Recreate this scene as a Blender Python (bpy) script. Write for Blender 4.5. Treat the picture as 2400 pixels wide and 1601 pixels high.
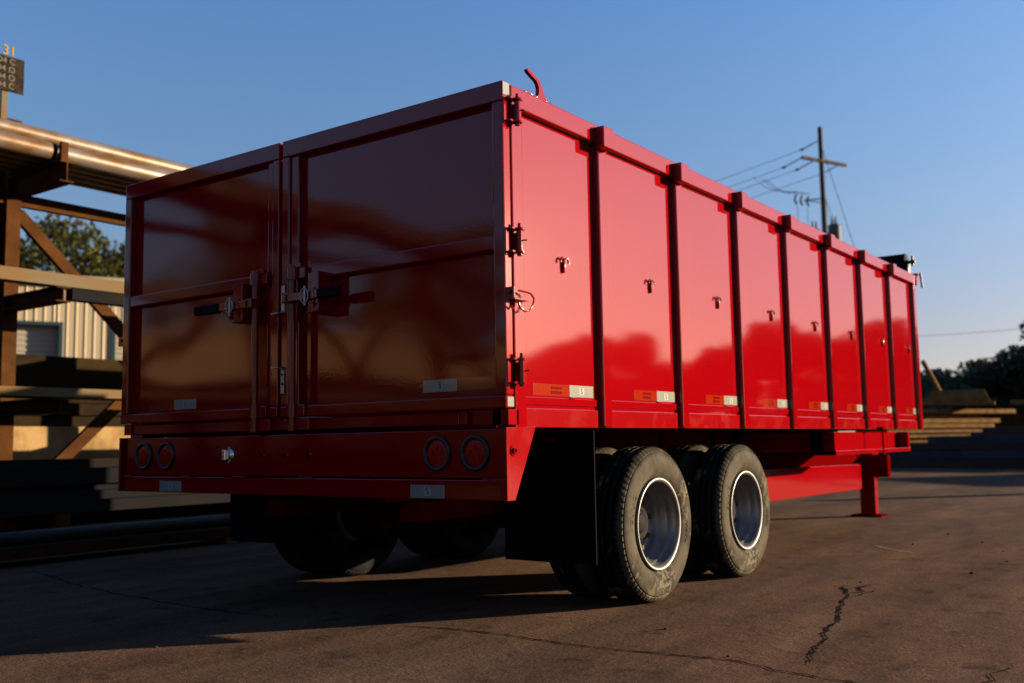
import bpy, math, random
from mathutils import Vector, Matrix
for o in list(bpy.data.objects): bpy.data.objects.remove(o)
S = bpy.context.scene
COL = S.collection
R = math.radians
random.seed(7)

# ------------------------------------------------------------------ camera
cam = bpy.data.objects.new('camera', bpy.data.cameras.new('camera')); COL.objects.link(cam); S.camera = cam
yaw, pit, rol = .6296, .1011, -.0165
cam.rotation_euler = (Matrix.Rotation(yaw, 4, 'Z') @ Matrix.Rotation(math.pi/2 + pit, 4, 'X') @ Matrix.Rotation(rol, 4, 'Z')).to_euler()
cam.location = (2.329, -3.216, .797)
cam.data.sensor_width = 36; cam.data.lens = 2343.1/2400*36
cam.data.clip_end = 3000; cam.data.clip_start = .05
cam.data.dof.use_dof = True; cam.data.dof.focus_distance = 4.1; cam.data.dof.aperture_fstop = 2.4

# ------------------------------------------------------------------ light
SUN_EL, SUN_AZ = 9.6, 42.0          # elevation, clockwise from +Y towards +X
sd = Vector((math.sin(R(SUN_AZ))*math.cos(R(SUN_EL)), math.cos(R(SUN_AZ))*math.cos(R(SUN_EL)), math.sin(R(SUN_EL))))
w = bpy.data.worlds.new('World'); S.world = w; w.use_nodes = True
nt = w.node_tree
sky = nt.nodes.new('ShaderNodeTexSky'); sky.sky_type = 'NISHITA'; sky.sun_disc = False
sky.sun_elevation = R(SUN_EL); sky.sun_rotation = R(SUN_AZ)
sky.air_density = .7; sky.dust_density = .7; sky.ozone_density = 3.0
bg = nt.nodes['Background']; bg.inputs[1].default_value = .075
# warm haze towards the horizon: the sky colour is tinted by elevation only
wtc = nt.nodes.new('ShaderNodeTexCoord'); wsp = nt.nodes.new('ShaderNodeSeparateXYZ'); nt.links.new(wtc.outputs['Generated'], wsp.inputs[0])
wr = nt.nodes.new('ShaderNodeValToRGB'); we = wr.color_ramp.elements
we[0].position = 0; we[0].color = (.58, .37, .30, 1); we[1].position = .45; we[1].color = (.68, .78, .84, 1)
for p_, c_ in ((.10, (.68, .45, .37)), (.21, (.74, .60, .52)), (.33, (.75, .72, .67))):
    e_ = we.new(p_); e_.color = c_ + (1,)
wm = nt.nodes.new('ShaderNodeMix'); wm.data_type = 'RGBA'; wm.blend_type = 'MULTIPLY'; wm.inputs[0].default_value = 1
nt.links.new(wsp.outputs[2], wr.inputs[0]); nt.links.new(sky.outputs[0], wm.inputs[6]); nt.links.new(wr.outputs[0], wm.inputs[7])
nt.links.new(wm.outputs[2], bg.inputs[0])
sun = bpy.data.objects.new('sun', bpy.data.lights.new('sun', 'SUN')); COL.objects.link(sun)
sun.data.energy = 5; sun.data.angle = R(.5); sun.data.color = (1, .76, .50)
sun.rotation_euler = sd.to_track_quat('Z', 'Y').to_euler(); sun.location = (10, 10, 10)
S.view_settings.view_transform = 'Standard'; S.view_settings.look = 'None'
S.view_settings.exposure = 2.2
S.render.engine = 'CYCLES'

# ------------------------------------------------------------------ materials
def mat(name, col, rough=.5, metal=0, spec=None, ior=1.5, var=0, vscale=3, vcol=None, bump=0, bscale=40, wave=0, wscale=1.2, stretch=(1,1,1), coat=0, vlo=.4, vhi=.62, rvar=0):
    m = bpy.data.materials.new(name); m.use_nodes = True; n = m.node_tree.nodes; l = m.node_tree.links
    b = n['Principled BSDF']; c4 = tuple(col)+(1,)
    if spec is None: spec = .5 if rough < .3 else .01
    b.inputs['Base Color'].default_value = c4; b.inputs['Roughness'].default_value = rough
    b.inputs['Metallic'].default_value = metal; b.inputs['IOR'].default_value = ior
    b.inputs['Specular IOR Level'].default_value = spec; b.inputs['Coat Weight'].default_value = coat
    b.inputs['Coat Roughness'].default_value = .04
    tc = n.new('ShaderNodeTexCoord'); mp = n.new('ShaderNodeMapping'); mp.inputs['Scale'].default_value = stretch
    l.new(tc.outputs['Object'], mp.inputs[0])
    if vcol is None: vcol = tuple(x*(1-var) for x in col)
    if var or vcol != tuple(col):
        t = n.new('ShaderNodeTexNoise'); t.inputs['Scale'].default_value = vscale; t.inputs['Detail'].default_value = 8; t.inputs['Roughness'].default_value = .65
        l.new(mp.outputs[0], t.inputs[0])
        r = n.new('ShaderNodeValToRGB'); r.color_ramp.elements[0].position = vlo; r.color_ramp.elements[1].position = vhi
        r.color_ramp.elements[0].color = c4; r.color_ramp.elements[1].color = tuple(vcol)+(1,)
        l.new(t.outputs[0], r.inputs[0]); l.new(r.outputs[0], b.inputs['Base Color'])
        if rvar:
            mr = n.new('ShaderNodeMapRange'); mr.inputs[1].default_value = vlo; mr.inputs[2].default_value = vhi
            mr.inputs[3].default_value = rough; mr.inputs[4].default_value = rough+rvar
            l.new(t.outputs[0], mr.inputs[0]); l.new(mr.outputs[0], b.inputs['Roughness'])
    last = None
    for amt, sc, det in ((bump, bscale, 3), (wave, wscale, 1.0)):
        if amt:
            t = n.new('ShaderNodeTexNoise'); t.inputs['Scale'].default_value = sc; t.inputs['Detail'].default_value = det
            l.new(mp.outputs[0], t.inputs[0])
            bp = n.new('ShaderNodeBump'); bp.inputs['Strength'].default_value = 1; bp.inputs['Distance'].default_value = amt
            l.new(t.outputs[0], bp.inputs['Height'])
            if last: l.new(last.outputs[0], bp.inputs['Normal'])
            last = bp
    if last:
        l.new(last.outputs[0], b.inputs['Normal'])
        if coat: l.new(last.outputs[0], b.inputs['Coat Normal'])
    return m

RED = (.128, .0004, .0016)
M = {}
M['paint'] = mat('gloss_red_paint', RED, .07, ior=1.36, bump=.00006, bscale=80, wave=.0016, wscale=2.0)  # same red as the sides, reflection weakened to dim the shaded rear
M['paint_side'] = mat('gloss_red_side_paint', RED, .045, bump=.00004, bscale=90, wave=.0022, wscale=1.3)
M['paint_door'] = mat('gloss_red_door_paint', RED, .055, ior=1.36, bump=.00011, bscale=100, wave=.017, wscale=1.0)  # same paint as the sides; lower index dims the sky reflected in the doors
M['paint_dusty'] = mat('dusty_red_paint', RED, .07, vcol=(.15, .012, .010), vscale=7, vlo=.5, vhi=.8, bump=.0003, bscale=120)
M['paint_frame'] = mat('red_chassis_paint', (.055, .0006, .0008), .5, spec=0, bump=.0003, bscale=60)
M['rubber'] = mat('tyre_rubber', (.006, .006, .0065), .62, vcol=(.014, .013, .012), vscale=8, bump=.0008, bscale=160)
M['flap'] = mat('black_rubber_flap', (.004, .004, .0045), .7, bump=.0003, bscale=200)
M['blackp'] = mat('black_plastic', (.005, .006, .008), .35)
M['grommet'] = mat('black_grommet', (.004, .006, .009), .4, spec=.3)
M['rimsteel'] = mat('silver_rim_steel', (.14, .14, .142), .42, metal=.5, spec=.2, var=.3, vscale=7)
M['chrome'] = mat('zinc_plated', (.62, .64, .66), .22, metal=1)
M['zinc'] = mat('bright_zinc_hook', (0.275, 0.275, 0.27), .35, metal=.7, var=.3, vscale=40)
M['lens'] = mat('red_lens', (.21, .004, .002), .3, spec=.1, var=.2, vscale=60)
M['tapew'] = mat('white_reflective_tape', (.15, .148, .13), .1, vcol=(.118, .128, .118), vscale=300)
M['tapem'] = mat('tape_mark', (.2, .2, .19), .6)
M['taped'] = mat('tape_print', (0.035, 0.04, 0.045), .5)
M['taper'] = mat('red_reflective_tape', (.145, .009, .001), .07, vcol=(.125, .006, .001), vscale=60)
M['taperd'] = mat('red_tape_print', (.08, .001, .001), .07)
M['chalk'] = mat('orange_crayon', (0.112, 0.021, 0.0056), .8)
M['rust'] = mat('rusty_brown_steel', (.026, .0105, .0035), .65, vcol=(.040, .0165, .0045), vscale=4, bump=.0012, bscale=40)
M['rustl'] = mat('weathered_tan_steel', (.075, .060, .038), .6, vcol=(.082, .043, .012), vscale=3.0, vlo=.42, vhi=.72, bump=.001, bscale=30, stretch=(1,.25,1))
M['pipe'] = mat('mill_finish_pipe', (.12, .105, .09), .36, metal=.35, spec=.4, vcol=(.085, .042, .010), vscale=5, bump=.0006, bscale=40, stretch=(1,.35,1), vlo=.42, vhi=.6)
M['dsteel'] = mat('dark_mill_steel', (.014, .0145, .017), .42, metal=.1, spec=.12, vcol=(.02, .015, .011), vscale=4, bump=.001, bscale=30, stretch=(1,.3,1))
M['olive'] = mat('dark_weathered_plate', (.0175, .012, .0052), .7, spec=0, vcol=(.010, .0075, .0045), vscale=2.5, bump=.001, bscale=30, stretch=(1,.3,1))
M['conc'] = mat('tan_concrete', (.175, .118, .055), .85, vcol=(.10, .062, .026), vscale=2.6, bump=.004, bscale=20)
M['timber'] = mat('sawn_timber', (0.144, 0.087, 0.033), .8, vcol=(0.09, 0.048, 0.018), vscale=5, bump=.002, bscale=20)
M['bark'] = mat('tree_bark', (.045, .035, .025), .9, var=.4, vscale=10, bump=.01, bscale=12)
M['shadesteel'] = mat('black_mill_steel', (.007, .0075, .009), .6, spec=0, vcol=(.010, .008, .006), vscale=4, bump=.001, bscale=30, stretch=(1,.3,1))  # near-black copy of the mill steel, shade put into the colour
M['bluesteel'] = mat('blue_grey_plate', (.030, .036, .048), .6, spec=0, vcol=(.022, .024, .03), vscale=3)
M['pole'] = mat('weathered_pole_wood', (0.068, 0.0528, 0.036), .85, var=.4, vscale=3, bump=.004, bscale=12, stretch=(1,1,.1))
M['can'] = mat('grey_transformer_paint', (0.08, 0.085, 0.09), .4)
M['wire'] = mat('dark_wire', (0.015, 0.0175, 0.0225), .5)
M['trim'] = mat('dark_teal_trim', (.018, .035, .045), .4)
M['white'] = mat('white_coated_tube', (0.3, 0.312, 0.33), .3)
M['hole'] = mat('dark_recess', (.002, .002, .002), .9)
M['yellow'] = mat('yellow_sign_paint', (.2, .115, .012), .6)
M['rollup'] = mat('cream_rollup_door', (0.225, 0.2025, 0.165), .45)
M['stone'] = mat('asphalt_crumb', (0.035, 0.028, 0.0224), .9, var=.5, vscale=30)

def leafmat(name, a, b):
    m = mat(name, a, .6, vcol=b, vscale=1.2, vlo=.35, vhi=.65)
    bs = m.node_tree.nodes['Principled BSDF']
    bs.inputs['Specular IOR Level'].default_value = .25
    tr = m.node_tree.nodes.new('ShaderNodeBsdfTranslucent'); mx = m.node_tree.nodes.new('ShaderNodeMixShader')
    tr.inputs[0].default_value = (a[0]*1.6, a[1]*1.4, a[2], 1); mx.inputs[0].default_value = .25 if a[0] > .05 else .08
    l = m.node_tree.links; out = m.node_tree.nodes['Material Output']
    l.new(bs.outputs[0], mx.inputs[1]); l.new(tr.outputs[0], mx.inputs[2]); l.new(mx.outputs[0], out.inputs[0])
    return m
M['leafA'] = leafmat('olive_foliage', (.058, .060, .014), (.035, .042, .012))
M['leafB'] = leafmat('dark_green_foliage', (.032, .048, .018), (.018, .027, .012))

def siding_mat():
    m = mat('cream_metal_siding', (.28, .235, .16), .45)
    n = m.node_tree.nodes; l = m.node_tree.links; b = n['Principled BSDF']
    return m
M['siding'] = siding_mat()

def ground_mat():
    m = bpy.data.materials.new('worn_asphalt'); m.use_nodes = True; n = m.node_tree.nodes; l = m.node_tree.links
    b = n['Principled BSDF']; tc = n.new('ShaderNodeTexCoord')
    def noise(sc, det=6, ro=.6, stretch=None):
        t = n.new('ShaderNodeTexNoise'); t.inputs['Scale'].default_value = sc; t.inputs['Detail'].default_value = det; t.inputs['Roughness'].default_value = ro
        if stretch:
            mp = n.new('ShaderNodeMapping'); mp.inputs['Scale'].default_value = stretch; mp.inputs['Rotation'].default_value = (0, 0, .35)
            l.new(tc.outputs['Object'], mp.inputs[0]); l.new(mp.outputs[0], t.inputs[0])
        else: l.new(tc.outputs['Object'], t.inputs[0])
        return t
    def ramp(t, p0, c0, p1, c1):
        r = n.new('ShaderNodeValToRGB'); e = r.color_ramp.elements
        e[0].position = p0; e[0].color = c0; e[1].position = p1; e[1].color = c1; l.new(t.outputs[0], r.inputs[0]); return r
    big = ramp(noise(.55, 7, .62), .3, (.088, .053, .034, 1), .72, (.053, .037, .029, 1))
    mid = ramp(noise(1.6, 8, .7, (1, .22, 1)), .35, (.55, .56, .60, 1), .62, (1.2, 1.2, 1.18, 1))
    fine = ramp(noise(75, 6, .8), .38, (.45, .45, .45, 1), .60, (1.38, 1.36, 1.34, 1))
    spots = ramp(noise(5.5, 6, .65), .56, (1.06, 1.06, 1.06, 1), .70, (.5, .48, .5, 1))
    def mul(a, c):
        x = n.new('ShaderNodeMix'); x.data_type = 'RGBA'; x.blend_type = 'MULTIPLY'; x.inputs[0].default_value = 1
        l.new(a, x.inputs[6]); l.new(c, x.inputs[7]); return x.outputs[2]
    c = mul(mul(mul(big.outputs[0], mid.outputs[0]), fine.outputs[0]), spots.outputs[0])
    l.new(c, b.inputs['Base Color'])
    b.inputs['Roughness'].default_value = .9; b.inputs['Specular IOR Level'].default_value = .015
    bp = None
    for sc, d, det in ((120, .0016, 4), (28, .0022, 6), (3.0, .007, 4)):
        t = noise(sc, det); x = n.new('ShaderNodeBump'); x.inputs['Distance'].default_value = d; l.new(t.outputs[0], x.inputs['Height'])
        if bp: l.new(bp.outputs[0], x.inputs['Normal'])
        bp = x
    l.new(bp.outputs[0], b.inputs['Normal'])
    return m
M['ground'] = ground_mat()
M['crack'] = mat('crack_dark', (.008, .006, .005), .95, bump=.003, bscale=80)

# ------------------------------------------------------------------ mesh builder
class MB:
    def __init__(s): s.v = []; s.f = []; s.sm = []
    def add(s, vs, fs, smooth=False, T=None):
        k = len(s.v)
        for q in vs: s.v.append(tuple(T @ Vector(q)) if T else tuple(q))
        for q in fs: s.f.append([i+k for i in q]); s.sm.append(smooth)
        return s
    def box(s, x0, x1, y0, y1, z0, z1, T=None):
        vs = [(x, y, z) for z in (z0, z1) for y in (y0, y1) for x in (x0, x1)]
        return s.add(vs, [(0,2,3,1),(4,5,7,6),(0,1,5,4),(2,6,7,3),(0,4,6,2),(1,3,7,5)], T=T)
    def beam(s, p, q, wd, hg, up=(0,0,1)):
        p = Vector(p); q = Vector(q); d = (q-p); L = d.length; d.normalize()
        u = Vector(up); sx = d.cross(u)
        if sx.length < 1e-4: sx = d.cross(Vector((1,0,0)))
        sx.normalize(); u = sx.cross(d)
        T = Matrix((sx, d, u)).transposed().to_4x4(); T.translation = p
        return s.box(-wd/2, wd/2, 0, L, -hg/2, hg/2, T=T)
    def prof(s, pts, p, q, up=(0,0,1), smooth=False, caps=True):
        """extrude a closed 2D outline (side, up) from p to q"""
        p = Vector(p); q = Vector(q); d = (q-p); L = d.length; d.normalize()
        u = Vector(up); sx = d.cross(u); sx.normalize(); u = sx.cross(d)
        n = len(pts); vs = []
        for base in (p, q):
            for a, b in pts: vs.append(base + sx*a + u*b)
        fs = [(i, (i+1) % n, n+(i+1) % n, n+i) for i in range(n)]
        s.add(vs, fs, smooth)
        if caps: s.add(vs, [list(range(n))[::-1], list(range(n, 2*n))])
        return s
    def hbeam(s, p, q, wd, hg, t=.012, up=(0,0,1)):
        w2, h2 = wd/2, hg/2; a = t*.45
        return s.prof([(-w2,-h2),(w2,-h2),(w2,-h2+t),(a,-h2+t),(a,h2-t),(w2,h2-t),(w2,h2),(-w2,h2),(-w2,h2-t),(-a,h2-t),(-a,-h2+t),(-w2,-h2+t)], p, q, up)
    def cyl(s, p, q, r, n=16, r2=None, caps=True, smooth=True):
        r2 = r if r2 is None else r2
        p = Vector(p); q = Vector(q); d = (q-p).normalized()
        a = d.orthogonal().normalized(); b = d.cross(a)
        vs = []
        for base, rr in ((p, r), (q, r2)):
            for i in range(n):
                t = 2*math.pi*i/n; vs.append(base + a*rr*math.cos(t) + b*rr*math.sin(t))
        s.add(vs, [(i, (i+1) % n, n+(i+1) % n, n+i) for i in range(n)], smooth)
        if caps: s.add(vs, [list(range(n))[::-1], list(range(n, 2*n))])
        return s
    def tube(s, pts, r, n=8):
        P = [Vector(x) for x in pts]; rings = []; a = None; vs = []
        for i, x in enumerate(P):
            d = (P[min(i+1, len(P)-1)] - P[max(i-1, 0)]).normalized()
            a = (a - d*a.dot(d)).normalized() if a else d.orthogonal().normalized()
            b = d.cross(a)
            rr = r[i] if isinstance(r, (list, tuple)) else r
            for k in range(n):
                t = 2*math.pi*k/n; vs.append(x + a*rr*math.cos(t) + b*rr*math.sin(t))
        fs = []
        for i in range(len(P)-1):
            for k in range(n): fs.append((i*n+k, i*n+(k+1) % n, (i+1)*n+(k+1) % n, (i+1)*n+k))
        s.add(vs, fs, True); m = len(P)-1
        s.add(vs, [list(range(n))[::-1], [m*n+k for k in range(n)]])
        return s
    def lathe(s, prof, c, n=64, fn=None, smooth=True):
        """profile (x offset, radius) turned about the X axis through c"""
        vs = []; m = len(prof)
        for i in range(n):
            t = 2*math.pi*i/n
            for j, (x, r) in enumerate(prof):
                rr = r + (fn(i, j) if fn else 0)
                vs.append((c[0]+x, c[1]+rr*math.cos(t), c[2]+rr*math.sin(t)))
        fs = [(i*m+j, ((i+1) % n)*m+j, ((i+1) % n)*m+j+1, i*m+j+1) for i in range(n) for j in range(m-1)]
        return s.add(vs, fs, smooth)
    def prism(s, pts, axis, a, b):
        """closed outline in the plane perpendicular to axis, thickened from a to b"""
        n = len(pts); vs = []
        for t in (a, b):
            for u, v in pts:
                vs.append({'x': (t, u, v), 'y': (u, t, v), 'z': (u, v, t)}[axis])
        fs = [(i, (i+1) % n, n+(i+1) % n, n+i) for i in range(n)] + [list(range(n))[::-1], list(range(n, 2*n))]
        return s.add(vs, fs)
    def build(s, name, m, parent=None, bevel=0, seg=2, loc=None):
        me = bpy.data.meshes.new(name); me.from_pydata(s.v, [], s.f); me.validate()
        import bmesh
        bm = bmesh.new(); bm.from_mesh(me); bmesh.ops.recalc_face_normals(bm, faces=bm.faces)
        bm.to_mesh(me); bm.free()
        if len(me.polygons) == len(s.sm):
            for p, q in zip(me.polygons, s.sm): p.use_smooth = q
        me.materials.append(m if not isinstance(m, str) else M[m])
        o = bpy.data.objects.new(name, me); COL.objects.link(o)
        if parent: o.parent = parent; o.matrix_parent_inverse = Matrix()
        if loc: o.location = loc
        if parent and parent.get('_base'): 
            b = Vector(parent['_base']); o.location = (o.location - b) if not loc else Vector(loc)
            o['_base'] = list(b)
            for ch in (): pass
        if bevel:
            md = o.modifiers.new('bevel', 'BEVEL'); md.width = bevel; md.segments = seg; md.limit_method = 'ANGLE'; md.angle_limit = R(40)
        return o
def thing(name, label, cat, loc=(0,0,0), group=None):
    o = bpy.data.objects.new(name, None); COL.objects.link(o); o.location = loc
    o.empty_display_size = .2
    return tag(o, label, cat, group)
def tag(o, label, cat, group=None):
    o['label'] = label; o['category'] = cat
    if group: o['group'] = group
    return o
def struct(o): o['kind'] = 'structure'; return o
def kids(o): return [x for x in bpy.data.objects if x.parent == o]
def copy_tree(o, parent=None):
    c = o.copy(); COL.objects.link(c)
    if parent: c.parent = parent
    for ch in kids(o): copy_tree(ch, c)
    return c
def text_mb(s, size, ox, oz, plane='y', at=0, thick=.001, mirror=False, bend=None):
    cu = bpy.data.curves.new('t', 'FONT'); cu.body = s; cu.size = size; cu.align_x = 'CENTER'; cu.align_y = 'CENTER'; cu.resolution_u = 3
    cu.extrude = thick/2
    ob = bpy.data.objects.new('t', cu); COL.objects.link(ob)
    me = bpy.data.meshes.new_from_object(ob.evaluated_get(bpy.context.evaluated_depsgraph_get()))
    b = MB(); vs = []
    for v in me.vertices:
        x, y, z = v.co
        if bend: vs.append(bend(x, y, z)); continue
        if plane == 'y': vs.append((ox+x, at+z*-1, oz+y))
        else: vs.append((at+z, ox+x, oz+y))
    b.add(vs, [list(p.vertices) for p in me.polygons])
    bpy.data.objects.remove(ob); bpy.data.curves.remove(cu)
    return b

# ------------------------------------------------------------------ ground
g = MB(); g.add([(-900,-900,0),(900,-900,0),(900,900,0),(-900,900,0)], [(0,1,2,3)])
struct(g.build('ground', 'ground'))
def crack(pts, wd, seed):
    rnd = random.Random(seed); vs = []; pts = [Vector(q) for q in pts]; T = []
    for a, b in zip(pts[:-1], pts[1:]):
        n = max(3, int((b-a).length/.03))
        for k in range(n): T.append((a.lerp(b, k/n), b-a))
    T.append((pts[-1], pts[-1]-pts[-2])); off = 0; m = len(T)
    for i, (p_, d) in enumerate(T):
        d = Vector((-d.y, d.x)).normalized(); off = off*.75 + rnd.uniform(-.012, .012)
        e = min(1, i/5, (m-1-i)/5)*wd*rnd.uniform(.25, 1.3)
        vs += [(p_.x+d.x*(off+e), p_.y+d.y*(off+e), .0025), (p_.x+d.x*(off-e*.8), p_.y+d.y*(off-e*.8), .0025)]
    b = MB(); b.add(vs, [(2*i, 2*i+1, 2*i+3, 2*i+2) for i in range(m-1)])
    return struct(b.build('ground_crack', 'crack'))
for i_, (pts_, w_) in enumerate(((((-.8,.11),(-.58,.17),(-.31,.2),(.04,.2),(.2,.17),(.34,.19),(.58,.2),(.81,.23),(1.04,.16),(1.22,.15),(1.45,.12)), .0075),
        (((1.03,.3),(.95,.6),(.88,.92),(.85,1.18),(.76,1.45),(.71,1.72),(.62,2.05)), .0085), (((.64,1.95),(.60,2.1),(.55,2.2),(.52,2.3)), .016), (((.62,2.0),(.66,2.12),(.62,2.25),(.66,2.42)), .014), (((.68,1.92),(.70,2.1),(.72,2.22)), .009), (((.58,2.2),(.64,2.3)), .02),
        (((-4.31,.38),(-3.71,.22),(-3.04,.08),(-2.5,.02),(-2.0,-.01),(-1.4,-.03)), .006), (((1.28,.38),(1.38,.3),(1.48,.33),(1.55,.2)), .003), (((1.64,.76),(1.6,.5),(1.63,.4),(1.5,.1)), .004),
        (((.28,3.57),(.7,3.63),(1.17,3.66),(1.9,3.7)), .006), (((-1.58,-.97),(-1.47,-1.01)), .004))):
    crack([(a_, b_) for a_, b_ in pts_], w_, i_)

M['scrape'] = mat('pale_scrape', (.16, .13, .115), .9)
o_ = crack([(.02, 4.46), (.2, 4.24), (.46, 4.0)], .012, 77); o_.name = 'ground_scrape'; o_.data.materials[0] = M['scrape']
# ------------------------------------------------------------------ dump trailer
W, L, ZT, ZB = 2.62, 6.23, 2.26, .858
PAN = -.034                                     # side sheet sits this far inside the rails
tr = thing('dump_trailer', 'glossy red high-sided dump trailer with double rear doors parked on the asphalt', 'trailer')
def mirror(mb):
    m2 = MB(); m2.v = [(-W-x, y, z) for x, y, z in mb.v]; m2.f = [f[::-1] for f in mb.f]; m2.sm = list(mb.sm); return m2
# sides
for side in (0, 1):
    def fin(mb, name, m, parent=tr, bevel=0, **k):
        return (mirror(mb) if side else mb).build(name, m, parent, bevel, **k)
    fin(MB().box(PAN-.006, PAN, .05, L-.06, .93, 2.2), 'side_panel', 'paint_side')
    # top rail: square tube
    fin(MB().box(-.095, 0, 0, L+.08, 2.172, ZT), 'top_rail', 'paint_side', bevel=.006)
    # bottom ledge angle and bottom rail with a shadow gap between them
    fin(MB().box(-.09, -.027, .077, L-.03, .952, .985), 'lower_ledge', 'paint_side', bevel=.003)
    fin(MB().box(-.042, -.024, .077, L-.02, ZB, .938).box(-.042, -.026, .077, L-.02, .93, .9385), 'bottom_rail', 'paint_dusty', bevel=.004)
    fin(MB().box(-.09, -.05, .077, L-.05, .936, .953), 'rail_gap', 'hole')
    fin(MB().box(-.10, 0, 0, .077, ZB-.004, 2.174), 'corner_post', 'paint_side', bevel=.005)
    fin(MB().box(-.10, .0, L-.08, L, ZB, 2.17), 'front_post', 'paint_side', bevel=.005)
    for i in range(7):
        y = .665 + .785*i
        rib = fin(MB().box(-.05, -.001, y+.020, y+.090, ZB+.004, 2.174), 'rib', 'paint_side', bevel=.006)
        fin(MB().tube([(-.023+.0015*math.sin(k*1.9), y+.092+.001*math.cos(k*2.7), ZB+.01+.0065*k) for k in range(12)], .0035, 6), 'weld_bead', 'paint_side', rib)
        # stake block that caps each rib, standing proud of the top rail
        blk = MB().box(-.002, .046, y-.004, y+.092, 2.146, 2.246)
        fin(blk, 'stake_block', 'paint_side', rib, bevel=.005)
        fin(MB().box(-.05, -.004, y+.091, y+.102, 2.15, 2.171), 'block_weld', 'zinc', rib)
# floor, front wall
MB().box(-W+.10, -.10, .03, L-.05, .862, .905).build('floor_panel', 'paint_frame', tr)
MB().box(-W+.02, -.02, L-.05, L-.035, ZB, 2.2).build('front_panel', 'paint', tr)
MB().box(-W+.1, -.1, L-.02, L+.08, 2.172, ZT-.003).build('front_top_rail', 'paint', tr, .005)
# tarp anchors (double hook) on each side bay
for i in range(8):
    y = .412 + .797*i
    a = MB(); x = PAN
    a.tube([(x+.004, y, 1.592), (x+.0075, y, 1.585), (x+.0075, y, 1.56), (x+.0055, y, 1.533)], .007, 8)
    for s_ in (-1, 1):
        a.tube([(x+.007, y, 1.582), (x+.010, y+s_*.007, 1.594), (x+.012, y+s_*.018, 1.599), (x+.012, y+s_*.028, 1.592), (x+.012, y+s_*.031, 1.577)], .0048, 8)
    a.build('tarp_anchor', 'paint', tr)
# conspicuity tape on the side bays: red length then white length
def mark(b_, x0, z0, s_, plane, at):
    """printed square emblem with an S shaped stroke"""
    pass
for i in range(8):
    y1 = .642 + .8*i if i else .640
    zc = 1.0175; x = PAN + .0012
    t1 = MB().box(PAN-.001, x, y1-.475, y1-.195, zc-.025, zc+.025)
    if i: t1 = MB().box(PAN-.001, x, y1-.43, y1-.19, zc-.025, zc+.024)
    r_ = t1.build('red_reflective_tape', 'taper', tr)
    MB().box(x-.0005, x+.0008, y1-.34, y1-.255, zc-.016, zc-.004).box(x-.0005, x+.0008, y1-.34, y1-.255, zc+.004, zc+.015).build('tape_print', 'taperd', r_)
    w_ = MB().box(PAN-.001, x+.0006, y1-.195, y1, zc-.026, zc+.026).build('white_reflective_tape', 'tapew', tr)
    MB().box(x, x+.0012, y1-.118, y1-.078, zc-.016, zc+.016).build('tape_emblem', 'tapem', w_)
    text_mb('S', .036, y1-.098, zc, 'x', x+.0016).build('tape_print', 'taped', w_)
    # weld spatter / stop at the ledge
    MB().cyl((-.026, y1-.20, .987), (-.026, y1-.16, .987), .004, 8).build('weld_bead', 'paint', tr)
# hook plate on the top rail
hk = [(.075,2.26),(.08,2.272),(.095,2.277),(.13,2.27),(.165,2.268),(.178,2.277),(.187,2.30),(.188,2.325),(.180,2.348),(.165,2.362),(.130,2.376),(.095,2.392),(.088,2.402),(.096,2.411),(.110,2.411),
      (.16,2.389),(.195,2.372),(.214,2.345),(.228,2.32),(.256,2.285),(.272,2.262),(.275,2.252),(.08,2.252)]
MB().prism([(a*.86+.062, 2.258+(b-2.258)*.76) for a, b in hk], 'x', -.03, -.012).build('tarp_hook', 'paint', tr, .002)
# weld bead under the hook
MB().tube([(-.008, .105+.2*i/14, 2.262+.003*math.sin(i*2.3)) for i in range(15)], .004, 6).build('weld_bead', 'paint', tr)

# ---- rear doors
YD = -.06; GAP = (-1.342, -1.322)
def door(x0, x1, hinge_right):
    yb = YD + .049
    d = MB().box(x0+.05, x1-.04, yb-.006, yb, .96, 2.2).build('door', 'paint_door', tr)
    f = MB()
    f.box(x0, x1, YD, YD+.050, 2.178, 2.262)
    f.box(x0, x1, YD-.004, YD+.050, .934, .985)
    if hinge_right:
        f.box(x1-.055, x1, YD, YD+.050, .985, 2.178); f.box(x0, x0+.05, YD, YD+.050, .985, 2.178); f.box(x0+.05, x0+.105, YD+.012, YD+.050, .985, 2.178)
    else:
        f.box(x0, x0+.055, YD, YD+.050, .985, 2.178); f.box(x1-.05, x1, YD, YD+.050, .985, 2.178); f.box(x1-.095, x1-.05, YD+.012, YD+.050, .985, 2.178)
    f.build('door_frame', 'paint', d, .006)
    a, b = (x0+.105, x1-.055) if hinge_right else (x0+.055, x1-.095)
    MB().box(a, b, YD+.004, YD+.052, 1.568, 1.632).build('mid_rail', 'paint', d, .008)
    return d
dR = door(GAP[1], 0, True); dL = door(-W, GAP[0], False)
MB().box(-1.334, -1.331, -.01, .02, .93, 2.2).build('door_seal', 'flap', tr)
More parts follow.
